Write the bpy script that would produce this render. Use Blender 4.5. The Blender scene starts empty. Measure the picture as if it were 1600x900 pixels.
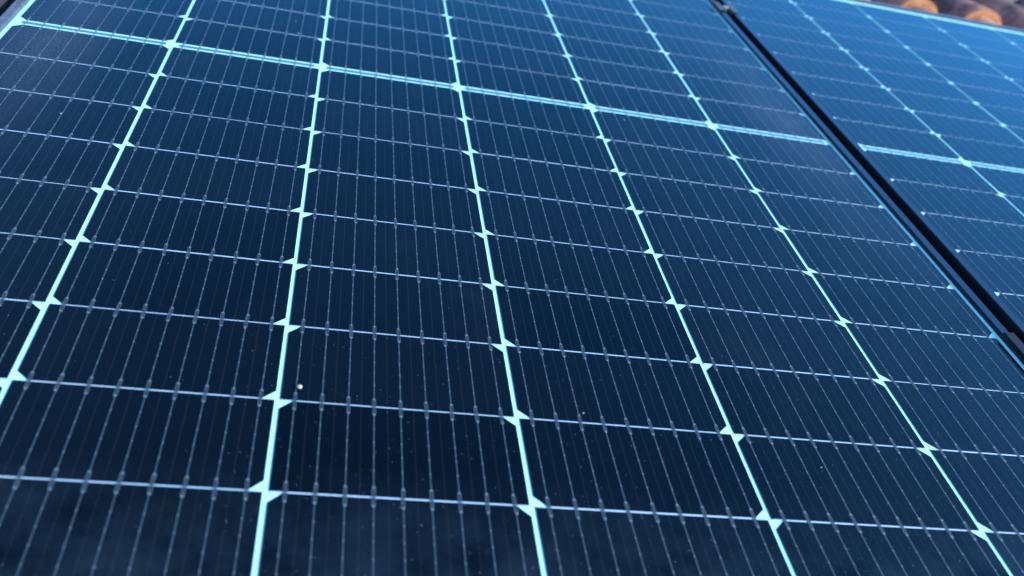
import bpy, bmesh, math, random
from mathutils import Matrix, Vector
random.seed(7)
C = bpy.context.scene.collection
SC = bpy.context.scene

# ------------------------------------------------------------------ camera, sky, sun, exposure
TILT = math.radians(20.0)                       # pitch of the roof; the panels lie parallel to it
BASE = Vector((0.0, 0.0, 4.0))                  # where the roof-plane origin stands in the world
MR = Matrix.Rotation(TILT, 4, 'X')
MT = Matrix.Translation(BASE) @ MR              # roof plane (x across, y up the slope, z off it) -> world

cam_d = bpy.data.cameras.new('camera')
cam = bpy.data.objects.new('camera', cam_d)
C.objects.link(cam)
CAMP = Vector((0.38147, -1.19044, 0.48718))
rt = Vector((0.97213033, -0.1149783, 0.2043101))
dn = Vector((0.10285046, -0.57397645, -0.81238711))
fw = Vector((0.21067607, 0.81075954, -0.54615434))
cm = Matrix.Identity(4)
for r in range(3):
    cm[r][0], cm[r][1], cm[r][2], cm[r][3] = rt[r], -dn[r], -fw[r], CAMP[r]
cam.matrix_world = MT @ cm
cam_d.sensor_width = 36.0
cam_d.lens = 36.0 * 1471.4 / 1600.0
cam_d.clip_start = 0.02
cam_d.clip_end = 500.0
cam_d.dof.use_dof = True
cam_d.dof.focus_distance = 0.92
cam_d.dof.aperture_fstop = 5.2
SC.camera = cam

SUN_LOCAL = Vector((0.82, -0.25, 0.51)).normalized()   # towards the sun, in the roof plane's axes
SUN = (MR.to_3x3() @ SUN_LOCAL).normalized()
EL = math.asin(SUN.z)
AZ = math.atan2(SUN.x, SUN.y)                   # from +Y towards +X
world = bpy.data.worlds.new('World')
SC.world = world
world.use_nodes = True
wn = world.node_tree
bg = wn.nodes['Background']
sky = wn.nodes.new('ShaderNodeTexSky')
sky.sky_type = 'NISHITA'
sky.sun_disc = False
sky.sun_elevation = EL
sky.sun_rotation = AZ
sky.altitude = 800.0
sky.air_density = 1.0
sky.dust_density = 0.5
sky.ozone_density = 4.0
wn.links.new(sky.outputs[0], bg.inputs[0])
bg.inputs[1].default_value = 0.15

sun_d = bpy.data.lights.new('sun', 'SUN')
sun_d.energy = 2.0
sun_d.angle = math.radians(0.5)
sun_d.color = (1.0, 0.95, 0.88)
sun = bpy.data.objects.new('sun', sun_d)
C.objects.link(sun)
sun.rotation_euler = SUN.to_track_quat('Z', 'Y').to_euler()
sun.location = BASE + SUN * 10

vs = SC.view_settings
vs.view_transform = 'Standard'
vs.look = 'None'
vs.gamma = 1.0
vs.use_curve_mapping = False
vs.exposure = 2.5

# ------------------------------------------------------------------ helpers
def mat(name):
    m = bpy.data.materials.new(name)
    m.use_nodes = True
    nt = m.node_tree
    nt.nodes.clear()
    out = nt.nodes.new('ShaderNodeOutputMaterial')
    return m, nt, out

def N(nt, kind, **kw):
    n = nt.nodes.new('ShaderNode' + kind)
    for k, v in kw.items():
        if k == 'i':
            for kk, vv in v.items():
                n.inputs[kk].default_value = vv
        else:
            setattr(n, k, v)
    return n

def L(nt, a, b):
    nt.links.new(a, b)

def math_(nt, op, a, b=None, c=None, clamp=False):
    n = nt.nodes.new('ShaderNodeMath')
    n.operation = op
    n.use_clamp = clamp
    for i, v in enumerate((a, b, c)):
        if v is None:
            continue
        if isinstance(v, (int, float)):
            n.inputs[i].default_value = v
        else:
            nt.links.new(v, n.inputs[i])
    return n.outputs[0]

def mixc(nt, f, a, b):
    n = nt.nodes.new('ShaderNodeMix')
    n.data_type = 'RGBA'
    for idx, v in ((0, f), (6, a), (7, b)):
        if isinstance(v, (int, float)):
            n.inputs[idx].default_value = v
        elif isinstance(v, tuple):
            n.inputs[idx].default_value = (*v, 1.0)
        else:
            nt.links.new(v, n.inputs[idx])
    return n.outputs[2]

def plane_xyz(nt):
    """World position turned into roof-plane axes, so grain runs on across neighbouring pieces."""
    g = N(nt, 'NewGeometry')
    mp = N(nt, 'Mapping', vector_type='POINT')
    sub = N(nt, 'VectorMath', operation='SUBTRACT')
    L(nt, g.outputs['Position'], sub.inputs[0])
    sub.inputs[1].default_value = BASE
    mp.inputs['Rotation'].default_value = (-TILT, 0, 0)
    L(nt, sub.outputs[0], mp.inputs['Vector'])
    s = N(nt, 'SeparateXYZ')
    L(nt, mp.outputs[0], s.inputs[0])
    return mp.outputs[0], s.outputs[0], s.outputs[1]

def bump_profile(nt, v, centre, width):
    """1 at v = centre, falling to 0 at +-width."""
    d = math_(nt, 'ABSOLUTE', math_(nt, 'SUBTRACT', v, centre))
    return math_(nt, 'SUBTRACT', 1.0, math_(nt, 'DIVIDE', d, width), clamp=True)

GLOSS = (0.20, 0.74, 1.0)

def under_glass(nt, out, base, base_rough=0.7, metal=0.0, dust_haze_gain=1.0, tint=None):
    """A surface bonded under the module's front glass: base, dust with painted side haze, and the glass's reflection on top."""
    p, x, y = plane_xyz(nt)
    # dust: fine grain gathered along the module edges and in a few wiped patches
    big = N(nt, 'TexNoise', i={'Scale': 7.0, 'Detail': 3.0, 'Roughness': 0.6})
    L(nt, p, big.inputs['Vector'])
    fine = N(nt, 'TexNoise', i={'Scale': 420.0, 'Detail': 3.0, 'Roughness': 0.75})
    L(nt, p, fine.inputs['Vector'])
    edge_l = math_(nt, 'MULTIPLY', bump_profile(nt, x, 0.055, 0.075), bump_profile(nt, y, -0.02, 0.34))
    edge_r = math_(nt, 'MULTIPLY', bump_profile(nt, x, 1.06, 0.085), bump_profile(nt, y, 0.06, 0.42))
    patch = math_(nt, 'MULTIPLY', math_(nt, 'SUBTRACT', big.outputs[0], 0.57, clamp=True), 0.35)
    zone = math_(nt, 'ADD', math_(nt, 'ADD', edge_l, edge_r), patch)
    zone = math_(nt, 'MULTIPLY', zone, math_(nt, 'MULTIPLY_ADD', big.outputs[0], 1.6, -0.15, clamp=True))
    grain = math_(nt, 'MULTIPLY_ADD', fine.outputs[0], 5.5, -2.2, clamp=True)
    dust = math_(nt, 'MULTIPLY', math_(nt, 'MULTIPLY', zone, grain), 0.19 * dust_haze_gain, clamp=True)
    haze_n = N(nt, 'TexNoise', i={'Scale': 22.0, 'Detail': 4.0, 'Roughness': 0.6})
    L(nt, p, haze_n.inputs['Vector'])
    film = math_(nt, 'MULTIPLY', bump_profile(nt, y, -0.87, 0.16), math_(nt, 'MULTIPLY_ADD', haze_n.outputs[0], 3.0, -1.0, clamp=True))
    film = math_(nt, 'MULTIPLY', film, 0.065 * dust_haze_gain, clamp=True)
    # brighter bluish haze painted into the colour along both long sides of the module
    side = math_(nt, 'MAXIMUM', bump_profile(nt, x, -0.02, 0.30), bump_profile(nt, x, 1.13, 0.42))
    side = math_(nt, 'MULTIPLY', side, math_(nt, 'MULTIPLY_ADD', haze_n.outputs[0], 0.9, 0.1, clamp=True))
    film = math_(nt, 'ADD', film, math_(nt, 'MULTIPLY', side, 0.040 * dust_haze_gain), clamp=True)
    col = mixc(nt, dust, base, (0.185, 0.195, 0.25))
    col = mixc(nt, film, col, (0.09, 0.19, 0.29))  # film includes the painted side haze
    b = N(nt, 'BsdfPrincipled')
    L(nt, col, b.inputs['Base Color'])
    b.inputs['Roughness'].default_value = base_rough
    b.inputs['Metallic'].default_value = metal
    b.inputs['Specular IOR Level'].default_value = 0.0 if metal == 0 else 0.5
    gl = N(nt, 'BsdfGlossy', i={'Color': (*GLOSS, 1.0)})
    rn = N(nt, 'TexNoise', i={'Scale': 3.0, 'Detail': 4.0})
    L(nt, p, rn.inputs['Vector'])
    L(nt, math_(nt, 'MULTIPLY_ADD', rn.outputs[0], 0.12, 0.08), gl.inputs['Roughness'])
    bp = N(nt, 'Bump', i={'Strength': 0.05, 'Distance': 0.0004})
    L(nt, fine.outputs[0], bp.inputs['Height'])
    L(nt, bp.outputs[0], gl.inputs['Normal'])
    fr = N(nt, 'Fresnel', i={'IOR': 1.215})
    mx = N(nt, 'MixShader')
    L(nt, fr.outputs[0], mx.inputs[0])
    L(nt, b.outputs[0], mx.inputs[1])
    L(nt, gl.outputs[0], mx.inputs[2])
    L(nt, mx.outputs[0], out.inputs['Surface'])
    return b

# ------------------------------------------------------------------ materials
def make_cell_mat():
    m, nt, out = mat('silicon_cell')
    tc = N(nt, 'TexCoord')
    s = N(nt, 'SeparateXYZ')
    L(nt, tc.outputs['Object'], s.inputs[0])
    x, y = s.outputs[0], s.outputs[1]
    # printed silver fingers: hair-fine lines across the cell
    f = math_(nt, 'SINE', math_(nt, 'MULTIPLY', y, 2 * math.pi / 0.00135))
    f = math_(nt, 'MULTIPLY_ADD', f, 0.5, -0.1, clamp=True)
    # faint dotted line half-way between two ribbons
    u = math_(nt, 'FRACT', math_(nt, 'MULTIPLY_ADD', x, 1 / BBP, 100.0))
    d = math_(nt, 'ABSOLUTE', math_(nt, 'SUBTRACT', u, 0.5))
    ln = math_(nt, 'LESS_THAN', d, 0.016)
    dots = math_(nt, 'SINE', math_(nt, 'MULTIPLY', y, 2 * math.pi / 0.0054))
    ln = math_(nt, 'MULTIPLY', ln, math_(nt, 'MULTIPLY_ADD', dots, 0.3, 0.6))
    oi = N(nt, 'ObjectInfo')
    base = mixc(nt, oi.outputs['Random'], (0.0002, 0.0005, 0.0013), (0.0008, 0.0018, 0.0034))
    col = mixc(nt, math_(nt, 'MULTIPLY', f, 0.006), base, (0.30, 0.36, 0.44))
    col = mixc(nt, math_(nt, 'MULTIPLY', ln, 0.020), col, (0.30, 0.38, 0.46))
    under_glass(nt, out, col, 0.6)
    return m

def make_white_mat():
    m, nt, out = mat('white_backsheet')
    p, x, y = plane_xyz(nt)
    n = N(nt, 'TexNoise', i={'Scale': 60.0, 'Detail': 3.0})
    L(nt, p, n.inputs['Vector'])
    col = mixc(nt, n.outputs[0], (0.215, 0.475, 0.485), (0.24, 0.505, 0.515))
    under_glass(nt, out, col, 0.8, dust_haze_gain=0.3)
    return m

def make_ribbon_mat(name, c0, c1, rough):
    m, nt, out = mat(name)
    p, x, y = plane_xyz(nt)
    n = N(nt, 'TexNoise', i={'Scale': 160.0, 'Detail': 2.0})
    L(nt, p, n.inputs['Vector'])
    under_glass(nt, out, mixc(nt, n.outputs[0], c0, c1), rough, metal=0.35, dust_haze_gain=0.5)
    return m

def make_frame_mat():
    m, nt, out = mat('dark_anodised_frame')
    p, x, y = plane_xyz(nt)
    n = N(nt, 'TexNoise', i={'Scale': 140.0, 'Detail': 5.0, 'Roughness': 0.7})
    L(nt, p, n.inputs['Vector'])
    base = mixc(nt, n.outputs[0], (0.003, 0.005, 0.008), (0.006, 0.009, 0.013))
    # pale dust settled on the left bar of the middle panel; grazing sky reflection painted pale on the top bars
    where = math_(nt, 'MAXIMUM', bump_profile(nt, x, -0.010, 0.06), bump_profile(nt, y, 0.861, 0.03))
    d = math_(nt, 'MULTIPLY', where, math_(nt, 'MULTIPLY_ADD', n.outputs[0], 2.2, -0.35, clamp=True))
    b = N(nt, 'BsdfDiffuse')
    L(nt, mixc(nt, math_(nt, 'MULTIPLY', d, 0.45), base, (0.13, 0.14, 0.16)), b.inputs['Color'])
    gl = N(nt, 'BsdfGlossy', i={'Color': (0.30, 0.72, 1.0, 1.0), 'Roughness': 0.16})
    fr = N(nt, 'Fresnel', i={'IOR': 1.38})
    mx = N(nt, 'MixShader')
    L(nt, math_(nt, 'MULTIPLY', fr.outputs[0], 0.8), mx.inputs[0])
    L(nt, b.outputs[0], mx.inputs[1])
    L(nt, gl.outputs[0], mx.inputs[2])
    L(nt, mx.outputs[0], out.inputs['Surface'])
    return m

def simple(name, c0, c1, scale, rough, metal=0.0, bump=0.0, spec=0.5, detail=5.0):
    m, nt, out = mat(name)
    p, x, y = plane_xyz(nt)
    n = N(nt, 'TexNoise', i={'Scale': scale, 'Detail': detail, 'Roughness': 0.65})
    L(nt, p, n.inputs['Vector'])
    r = N(nt, 'ValToRGB')
    r.color_ramp.elements[0].position = 0.35
    r.color_ramp.elements[1].position = 0.68
    L(nt, n.outputs[0], r.inputs[0])
    b = N(nt, 'BsdfPrincipled', i={'Roughness': rough, 'Metallic': metal, 'Specular IOR Level': spec})
    L(nt, mixc(nt, r.outputs[0], c0, c1), b.inputs['Base Color'])
    if bump:
        bp = N(nt, 'Bump', i={'Strength': bump, 'Distance': 0.003})
        L(nt, n.outputs[0], bp.inputs['Height'])
        L(nt, bp.outputs[0], b.inputs['Normal'])
    L(nt, b.outputs[0], out.inputs['Surface'])
    return m

# ------------------------------------------------------------------ module dimensions (metres)
CP = 0.184            # pitch of the columns of cells
RP = 0.09158          # pitch of the rows of half cells
MID = 0.0071          # half the width of the strip across the middle
CW, CH = CP - 0.0037, RP - 0.0017
CHX, CHY = 0.0092, 0.0088   # cut corners of a half cell
BBP = 0.0199          # pitch of the nine ribbons
NB, NC, NR = 9, 6, 9
XC = 3 * CP
HX, HY = 0.567, 0.861
LIP = 0.0050
FW = 0.0112

M_CELL = make_cell_mat()
M_WHITE = make_white_mat()
M_RIB = make_ribbon_mat('tinned_ribbon', (0.016, 0.031, 0.043), (0.026, 0.047, 0.062), 0.6)
M_PAD = make_ribbon_mat('solder_rim', (0.030, 0.050, 0.066), (0.060, 0.088, 0.108), 0.6)
M_DOT = make_ribbon_mat('solder_dot', (0.055, 0.082, 0.10), (0.10, 0.135, 0.155), 0.5)
M_GAP = make_ribbon_mat('gap_shade_blue', (0.19, 0.29, 0.38), (0.26, 0.37, 0.46), 0.7)  # bluish tone paints the half-shaded backsheet in the row gaps
M_BUS = make_ribbon_mat('cross_ribbon', (0.028, 0.072, 0.130), (0.042, 0.095, 0.16), 0.5)
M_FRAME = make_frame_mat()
M_SLOT = simple('slot_shade', (0.02, 0.022, 0.026), (0.03, 0.03, 0.034), 90.0, 0.8)
M_CLAMPB = simple('black_clamp', (0.002, 0.002, 0.003), (0.005, 0.005, 0.006), 120.0, 0.36, 0.0, spec=0.12)
M_CLAMPS = simple('bare_aluminium', (0.012, 0.012, 0.014), (0.035, 0.035, 0.038), 120.0, 0.34, 0.0, spec=0.12)
M_BOLT = simple('steel_bolt', (0.6, 0.6, 0.6), (0.75, 0.75, 0.75), 120.0, 0.25, 0.9)
M_DECK = simple('roof_underlay', (0.030, 0.024, 0.022), (0.06, 0.045, 0.04), 8.0, 0.95)
M_TILE = simple('weathered_tile', (0.030, 0.014, 0.014), (0.24, 0.115, 0.090), 14.0, 0.85, bump=0.5, spec=0.3)
M_PLUG = simple('terracotta_end', (0.25, 0.095, 0.042), (0.38, 0.19, 0.105), 26.0, 0.9, bump=0.4, spec=0.2)
M_GRIT = simple('pale_grit', (0.10, 0.11, 0.12), (0.20, 0.20, 0.19), 200.0, 0.9)
M_SEED = simple('cream_seed', (0.20, 0.19, 0.13), (0.27, 0.26, 0.18), 700.0, 0.7, bump=0.3)

# ------------------------------------------------------------------ mesh builders
def mesh(name, bm, mats):
    me = bpy.data.meshes.new(name)
    bmesh.ops.recalc_face_normals(bm, faces=bm.faces)
    bm.to_mesh(me)
    bm.free()
    for m in (mats if isinstance(mats, (list, tuple)) else [mats]):
        me.materials.append(m)
    return me

def prism(bm, poly, z0, z1, mi=0):
    lo = [bm.verts.new((x, y, z0)) for x, y in poly]
    hi = [bm.verts.new((x, y, z1)) for x, y in poly]
    n = len(poly)
    fs = [bm.faces.new(hi), bm.faces.new(lo[::-1])]
    for i in range(n):
        j = (i + 1) % n
        fs.append(bm.faces.new((lo[i], lo[j], hi[j], hi[i])))
    for f in fs:
        f.material_index = mi
    return fs

def box(bm, x0, x1, y0, y1, z0, z1, mi=0):
    return prism(bm, [(x0, y0), (x1, y0), (x1, y1), (x0, y1)], z0, z1, mi)

def put(name, me, parent=None, loc=(0, 0, 0), rz=0.0):
    o = bpy.data.objects.new(name, me)
    C.objects.link(o)
    o.location = loc
    o.rotation_euler = (0, 0, rz)
    if parent is not None:
        o.parent = parent
    return o

def root(name, local, label, cat, group=None):
    o = bpy.data.objects.new(name, None)
    o.empty_display_size = 0.05
    C.objects.link(o)
    o.location = MT @ Vector(local)
    o.rotation_euler = (TILT, 0, 0)
    o['label'] = label
    o['category'] = cat
    if group:
        o['group'] = group
    return o

# ------------------------------------------------------------------ setting: the roof under the panels
bm = bmesh.new()
box(bm, -3.0, 6.0, -2.5, 4.5, -0.24, -0.20)
deck = put('roof_deck', mesh('roof_deck', bm, M_DECK), None, BASE)
deck.rotation_euler = (TILT, 0, 0)
deck['kind'] = 'structure'

# ------------------------------------------------------------------ solar panels
def cell_mesh():
    bm = bmesh.new()                              # cut corners at the +y side
    a, b = CW / 2, CH / 2
    prism(bm, [(-a, -b), (a, -b), (a, b - CHY), (a - CHX, b), (-a + CHX, b), (-a, b - CHY)], -0.00025, 0.0)
    return mesh('solar_cell', bm, M_CELL)

def ribbon_mesh():
    """One flat ribbon running over a half column of nine cells, with the little solder bumps along it; y goes 0..-length."""
    bm = bmesh.new()
    w = 0.00038
    ln = NR * RP
    box(bm, -w, w, -ln + 0.0012, MID - 0.0030, 0.00002, 0.00022)
    for k in range(NR):
        for j in range(1, 5):
            yc = -(k * RP) - 0.0102 - (RP - 0.0204) * j / 5
            pts = [(0.00056 * math.cos(t * math.pi / 4), yc + 0.0007 * math.sin(t * math.pi / 4)) for t in range(8)]
            for f in prism(bm, pts, 0.0001, 0.00034, 1):
                pass
    return mesh('busbar', bm, [M_RIB, M_DOT])

def ring(bm, hl, w, t, z0, z1, y_off=0.0, x_off=0.0, mi=0):
    """Upright capsule outline of half length hl, half width w, rim thickness t."""
    def cap(r):
        pts = []
        for i in range(5):
            a = math.pi * i / 4
            pts.append((r * math.cos(a), (hl - w) + r * math.sin(a)))
        for i in range(5):
            a = math.pi + math.pi * i / 4
            pts.append((r * math.cos(a), -(hl - w) + r * math.sin(a)))
        return pts
    po, pi = cap(w), cap(w - t)
    rows = []
    for pts, z in ((po, z0), (po, z1), (pi, z1), (pi, z0)):
        rows.append([bm.verts.new((x + x_off, y + y_off, z)) for x, y in pts])
    n = len(po)
    for a, b in ((0, 1), (1, 2), (2, 3)):
        for i in range(n):
            j = (i + 1) % n
            bm.faces.new((rows[a][i], rows[a][j], rows[b][j], rows[b][i])).material_index = mi

def pad_geometry(bm, x=0.0, y=0.0, hl=0.0098):
    ring(bm, hl, 0.00135, 0.00034, 0.00002, 0.0003, y, x)
    for s in (-1, 1):
        pts = [(x + 0.00085 * math.cos(t * math.pi / 4), y + s * (hl - 0.0013) + 0.0011 * math.sin(t * math.pi / 4)) for t in range(8)]
        prism(bm, pts, 0.0001, 0.0005, 1)

def pad_mesh(hl):
    bm = bmesh.new()
    pad_geometry(bm, hl=hl)
    return mesh('solder_pad', bm, [M_PAD, M_DOT])

def frame_bar_mesh(length):
    """Bar along x, outer side at y = 0, inner lip towards +y, mitred ends, edges eased."""
    bm = bmesh.new()
    h = length / 2
    e = 0.0007
    prof = [(0.0, -0.025), (0.0, LIP - e), (e, LIP), (FW - e, LIP), (FW, LIP - e), (FW, -0.0045), (0.0018, -0.0045), (0.0018, -0.025)]
    ends = []
    for s in (-1, 1):
        ends.append([bm.verts.new((s * (h - y), y, z)) for y, z in prof])
    n = len(prof)
    for i in range(n):
        j = (i + 1) % n
        bm.faces.new((ends[0][i], ends[0][j], ends[1][j], ends[1][i]))
    bm.faces.new(ends[0])
    bm.faces.new(ends[1][::-1])
    return mesh('frame_bar', bm, M_FRAME)

ME_CELL = cell_mesh()
ME_RIB = ribbon_mesh()
ME_PAD = pad_mesh(0.0098)
ME_PAD_END = pad_mesh(0.0040)
ME_BAR_L = frame_bar_mesh(2 * HY)
ME_BAR_S = frame_bar_mesh(2 * HX)
bm = bmesh.new()
box(bm, XC - HX + 0.002, XC + HX - 0.002, -HY + 0.002, HY - 0.002, -0.0042, -0.0006)
ME_BACK = mesh('backsheet', bm, M_WHITE)
bm = bmesh.new()
box(bm, -CW / 2 + 0.006, CW / 2 - 0.006, -0.0035, 0.0035, -0.0005, -0.00015)
box(bm, -CW / 2 + 0.008, CW / 2 - 0.008, -0.0004, 0.0004, -0.00015, 0.0)
ME_BUS = mesh('cross_ribbon', bm, M_BUS)
bm = bmesh.new()
box(bm, -CW / 2 + 0.0005, CW / 2 - 0.0005, -0.00075, 0.00075, -0.0005, -0.0001)
ME_GAP = mesh('gap_shade_strip', bm, M_GAP)  # added strip, carries the painted shade of the backsheet between rows

def pixel(p):
    d = p - CAMP
    z = d.dot(fw)
    return (800 + 1471.4 * d.dot(rt) / z, 450 + 1471.4 * d.dot(dn) / z, z)

def make_panel(local, label, single_pads):
    pr = root('solar_panel', local, label, 'solar panel', 'solar panels side by side on the roof')
    off = Vector(local)
    put('backsheet', ME_BACK, pr)
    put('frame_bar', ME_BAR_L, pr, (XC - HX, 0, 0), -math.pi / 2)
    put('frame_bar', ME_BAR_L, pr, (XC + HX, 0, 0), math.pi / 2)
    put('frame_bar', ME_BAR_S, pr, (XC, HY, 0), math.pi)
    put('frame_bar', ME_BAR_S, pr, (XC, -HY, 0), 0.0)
    pads = []
    for c in range(NC):
        x = (c + 0.5) * CP
        put('cross_ribbon', ME_BUS, pr, (x, 0, 0))
        for half in (-1, 1):
            for k in range(1, NR):
                gs = put('gap_shade_strip', ME_GAP, pr, (x, half * (MID + k * RP), 0))
                gs.scale = (1, random.choice((0.55, 0.75, 0.9, 1.0, 1.1)), 1)
            flip = (c % 2 == 1)
            for k in range(NR):
                y = half * (MID + (k + 0.5) * RP)
                # below the middle: cut corners up in even columns, down in odd ones; mirrored above it
                up = (not flip) if half < 0 else flip
                jx, jy = random.uniform(-0.00025, 0.00025), random.uniform(-0.00012, 0.00012)
                put('solar_cell', ME_CELL, pr, (x + jx, y + jy, 0), 0.0 if up else math.pi)
            for b in range(NB):
                bx = x + (b - 4) * BBP + random.uniform(-0.00035, 0.00035)
                put('busbar', ME_RIB, pr, (bx, half * MID, 0), 0.0 if half < 0 else math.pi)
                for k in range(NR + 1):
                    if k == 0:
                        pads.append((bx, half * (MID + 0.0052), True))
                    elif k == NR:
                        pads.append((bx, half * (MID + NR * RP - 0.0052), True))
                    else:
                        pads.append((bx, half * (MID + k * RP) + random.uniform(-0.0007, 0.0007), False))
    def size(p):
        q = pixel(off + Vector((p[0], p[1], 0)))
        if q[2] <= 0.1 or not (-5 < q[0] < 1605 and -5 < q[1] < 905):
            return 0.0
        return 1.0 / q[2]
    pads.sort(key=size, reverse=True)
    n1 = 300 if single_pads else 0
    for x, y, end in pads[:n1]:
        put('solder_pad', ME_PAD_END if end else ME_PAD, pr, (x, y, 0), random.uniform(-0.035, 0.035))
    bm = bmesh.new()
    for x, y, end in pads[n1:]:
        pad_geometry(bm, x, y, 0.0040 if end else 0.0098)
    rest = put('far_solder_pads', mesh('far_solder_pads', bm, [M_PAD, M_DOT]), pr)
    rest['kind'] = 'stuff'
    return pr

PDX = 1.1517
panel = make_panel((0, 0, 0), 'large dark blue solar panel filling the middle, its bright white cell lines in sharp focus', True)
panel_r = make_panel((PDX, 0.0006, 0.0014), 'paler sky-reflecting solar panel right of the wide black gap, below the roof tiles', False)
panel_l = make_panel((-PDX, 0.0, 0.0), 'solar panel of which only a frame corner shows past the gap at upper left', False)

# drain slot in the left frame bar of the middle panel
bm = bmesh.new()
pts = [(0.0024 * math.cos(t * math.pi / 8), 0.012 * math.sin(t * math.pi / 8)) for t in range(16)]
prism(bm, pts, LIP - 0.0012, LIP + 0.0003)
put('drain_slot', mesh('drain_slot', bm, M_SLOT), panel, (XC - HX + 0.0060, 0.0530, 0))

# ------------------------------------------------------------------ clamps in the gap between the panels
def mid_clamp(y, label, mplate, hl):
    gx = (XC + HX + PDX + XC - HX) / 2
    r = root('mid_clamp', (gx, y, LIP), label, 'clamp', 'clamps between two panels')
    hw, g, t = 0.0205, 0.0076, 0.003
    prof = [(-hw, 0.0004), (-hw, t - 0.001), (-hw + 0.001, t), (-g - 0.001, t + 0.0004), (-g + 0.001, t - 0.001), (-g + 0.002, -0.010),
            (g - 0.002, -0.010), (g - 0.001, t - 0.001), (g + 0.001, t + 0.0004), (hw - 0.001, t), (hw, t - 0.001), (hw, 0.0004),
            (g, 0.0004), (g, -0.013), (-g, -0.013), (-g, 0.0004)]
    bm = bmesh.new()
    a = [bm.verts.new((x, -hl, z)) for x, z in prof]
    b = [bm.verts.new((x, hl, z)) for x, z in prof]
    n = len(prof)
    for i in range(n):
        j = (i + 1) % n
        bm.faces.new((a[i], a[j], b[j], b[i]))
    bm.faces.new(a)
    bm.faces.new(b[::-1])
    put('clamp_plate', mesh('clamp_plate', bm, mplate), r)
    bm = bmesh.new()
    hexa = [(0.0056 * math.cos(t_ * math.pi / 8), 0.0056 * math.sin(t_ * math.pi / 8)) for t_ in range(16)]
    prism(bm, hexa, -0.0098, 0.0035)
    prism(bm, [(0.003 * math.cos(t_ * math.pi / 3), 0.003 * math.sin(t_ * math.pi / 3)) for t_ in range(6)], 0.0034, 0.0037, 1)
    put('bolt', mesh('bolt', bm, [M_BOLT, M_SLOT]), r)
    return r
mid_clamp(-0.499, 'black clamp in the gap between panels, at the right edge of the picture', M_CLAMPB, 0.035)
mid_clamp(0.590, 'small grey metal clamp with bright bolt at the far upper end of the black gap', M_CLAMPS, 0.024)

# ------------------------------------------------------------------ roof tiles beyond the right panel
TR, TP, TL = 0.068, 0.200, 0.40
def tile_mesh():
    prof = []
    for i in range(17):
        a = math.pi - math.pi * i / 16
        prof.append((TR * math.cos(a), TR * math.sin(a)))
    for i in range(1, 8):
        u = i / 8
        prof.append((TR + (TP - 2 * TR + 0.012) * u, -0.016 * math.sin(math.pi * u)))
    th = 0.013
    bm = bmesh.new()
    rows = []
    for j in range(9):
        v = j / 8
        y = v * TL
        sc = 1.0 - 0.14 * v
        up, lo = [], []
        for i, (x, z) in enumerate(prof):
            arch = i <= 16
            k = sc if arch else 1.0
            wob = 0.0012 * math.sin(j * 2.1 + i * 0.7)
            up.append(bm.verts.new((x * k, y, z * k + wob + 0.016 * (1 - v))))
            if arch:
                q = (TR * sc - th) / TR
                lo.append(bm.verts.new((x * q, y, z * q + 0.016 * (1 - v) - 0.002)))
            else:
                lo.append(bm.verts.new((x, y, z - th + 0.016 * (1 - v))))
        rows.append((up, lo))
    n = len(prof)
    for j in range(8):
        for s in (0, 1):
            for i in range(n - 1):
                f = bm.faces.new((rows[j][s][i], rows[j][s][i + 1], rows[j + 1][s][i + 1], rows[j + 1][s][i]))
                f.smooth = True
        for i in (0, n - 1):
            bm.faces.new((rows[j][0][i], rows[j + 1][0][i], rows[j + 1][1][i], rows[j][1][i]))
    for j in (0, 8):
        for i in range(n - 1):
            f = bm.faces.new((rows[j][0][i], rows[j][0][i + 1], rows[j][1][i + 1], rows[j][1][i]))
            f.material_index = 1 if j == 0 else 0
    return mesh('roof_tile', bm, [M_TILE, M_PLUG])

def plug_mesh():
    bm = bmesh.new()
    q = TR - 0.0135
    fr_, bk = [], []
    for i in range(13):
        a = math.pi - math.pi * i / 12
        x, z = q * math.cos(a), q * math.sin(a) + 0.014
        fr_.append(bm.verts.new((x * 0.99, -0.001 + 0.0012 * math.sin(i * 2.3), z * 0.99)))
        bk.append(bm.verts.new((x, 0.03, z)))
    cv = bm.verts.new((0, -0.004, 0.03))
    for i in range(12):
        bm.faces.new((fr_[i], fr_[i + 1], bk[i + 1], bk[i]))
        bm.faces.new((fr_[i + 1], fr_[i], cv))
    bm.faces.new((fr_[0], fr_[12], cv))
    bm.faces.new((fr_[12], fr_[0], bk[0], bk[12]))
    return mesh('mortar_plug', bm, M_PLUG)

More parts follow.
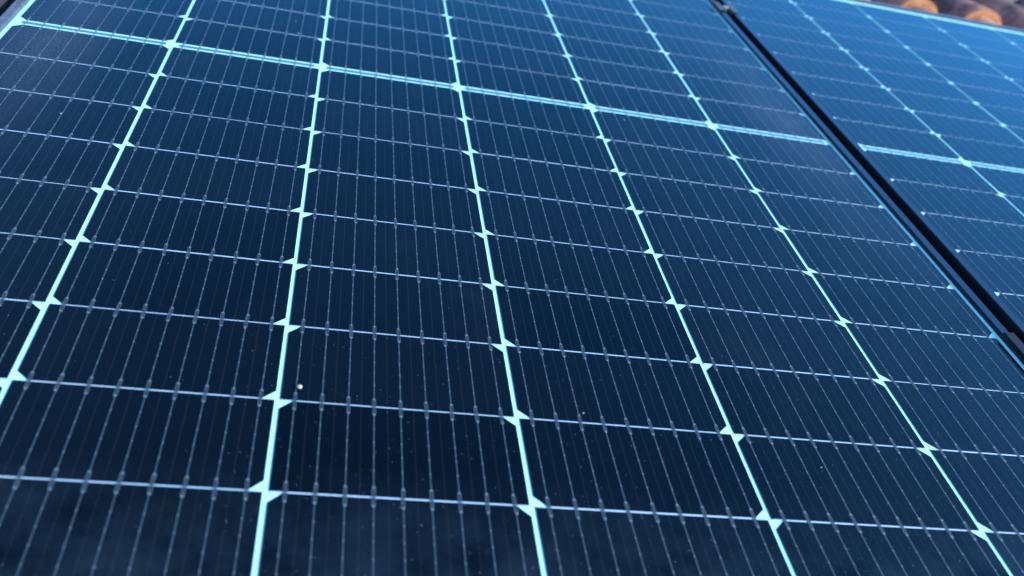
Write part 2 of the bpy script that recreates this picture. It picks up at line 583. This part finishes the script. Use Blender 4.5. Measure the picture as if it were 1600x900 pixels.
ME_TILE, ME_PLUG = tile_mesh(), plug_mesh()
Z_TILE = -0.114
def tile_label(row, k):
    if row == 1:
        return {0: 'barrel roof tile whose sunlit orange end is the left one above the panel edge',
                1: 'barrel roof tile whose sunlit orange end is the right one above the panel edge',
                2: 'dark barrel roof tile running into the top right corner beside the right orange end'}.get(k, 'dark barrel roof tile next to the orange ended pair, mostly out of the picture')
    if row == 0:
        return 'barrel roof tile tucked under the top frame of the right panel'
    return 'weathered dark barrel roof tile one course higher up the roof'
for row, ks in ((0, (0, 1, 2)), (1, (-1, 0, 1, 2, 3)), (2, (-2, -1, 0, 1, 2)), (3, (-2, -1, 0, 1))):
    for k in ks:
        lx = 1.892 + TP * k + random.uniform(-0.003, 0.003)
        ly = 1.15 + 0.35 * (row - 1) + random.uniform(-0.006, 0.006)
        t = root('roof_tile', (lx, ly, Z_TILE + random.uniform(-0.002, 0.002)), tile_label(row, k), 'roof tile', 'barrel tiles of the roof')
        t['kind'] = 'thing'
        put('tile_body', ME_TILE, t)
        put('mortar_plug', ME_PLUG, t)

# ------------------------------------------------------------------ small things lying on the glass
def pebble(bm, x, y, r, flat=0.7):
    res = bmesh.ops.create_icosphere(bm, subdivisions=1, radius=r)
    for v in res['verts']:
        v.co = Vector((x + v.co.x * random.uniform(0.8, 1.2), y + v.co.y * random.uniform(0.8, 1.2), v.co.z * flat + r * flat * 0.9))

bm = bmesh.new()
bmesh.ops.create_icosphere(bm, subdivisions=3, radius=0.0019)
for v in bm.verts:
    v.co.z = v.co.z * 0.8 + 0.0015
    v.co.x *= 1.0 + 0.06 * math.sin(v.co.y * 2500)
for f in bm.faces:
    f.smooth = True
sd = put('seed', mesh('seed', bm, M_SEED), None, MT @ Vector((0.3831, -0.634, 0.0002)))
sd.rotation_euler = (TILT, 0, 0)
sd['label'] = 'tiny round cream seed lying on the dark cell beside a bright white line'
sd['category'] = 'seed'

bm = bmesh.new()
for x, y, r in ((0.6085, -0.6372, 0.0008), (0.8035, -0.6809, 0.0008), (0.3322, 0.1037, 0.0012), (0.3256, 0.1494, 0.0010), (0.7793, -0.029, 0.0010), (0.1111, -0.2317, 0.0010), (0.6965, -0.0984, 0.0010)):
    pebble(bm, x, y, r)
for _ in range(700):
    x = random.uniform(0.0, 1.09)
    y = -0.86 + 1.2 * random.random() ** 2.2
    pebble(bm, x, y, random.choice((0.00010, 0.00013, 0.00016, 0.0002, 0.0003)), 0.4)
for _ in range(1300):
    x = 1.09 - 0.75 * random.random() ** 1.5
    y = random.uniform(-0.86, -0.56)
    pebble(bm, x, y, random.choice((0.00010, 0.00013, 0.00016, 0.0002, 0.00026)), 0.4)
gr = put('grit', mesh('grit', bm, M_GRIT), None, BASE)
gr.rotation_euler = (TILT, 0, 0)
gr['label'] = 'fine pale specks of grit sprinkled over the dark cells'
gr['category'] = 'grit'
gr['kind'] = 'stuff'
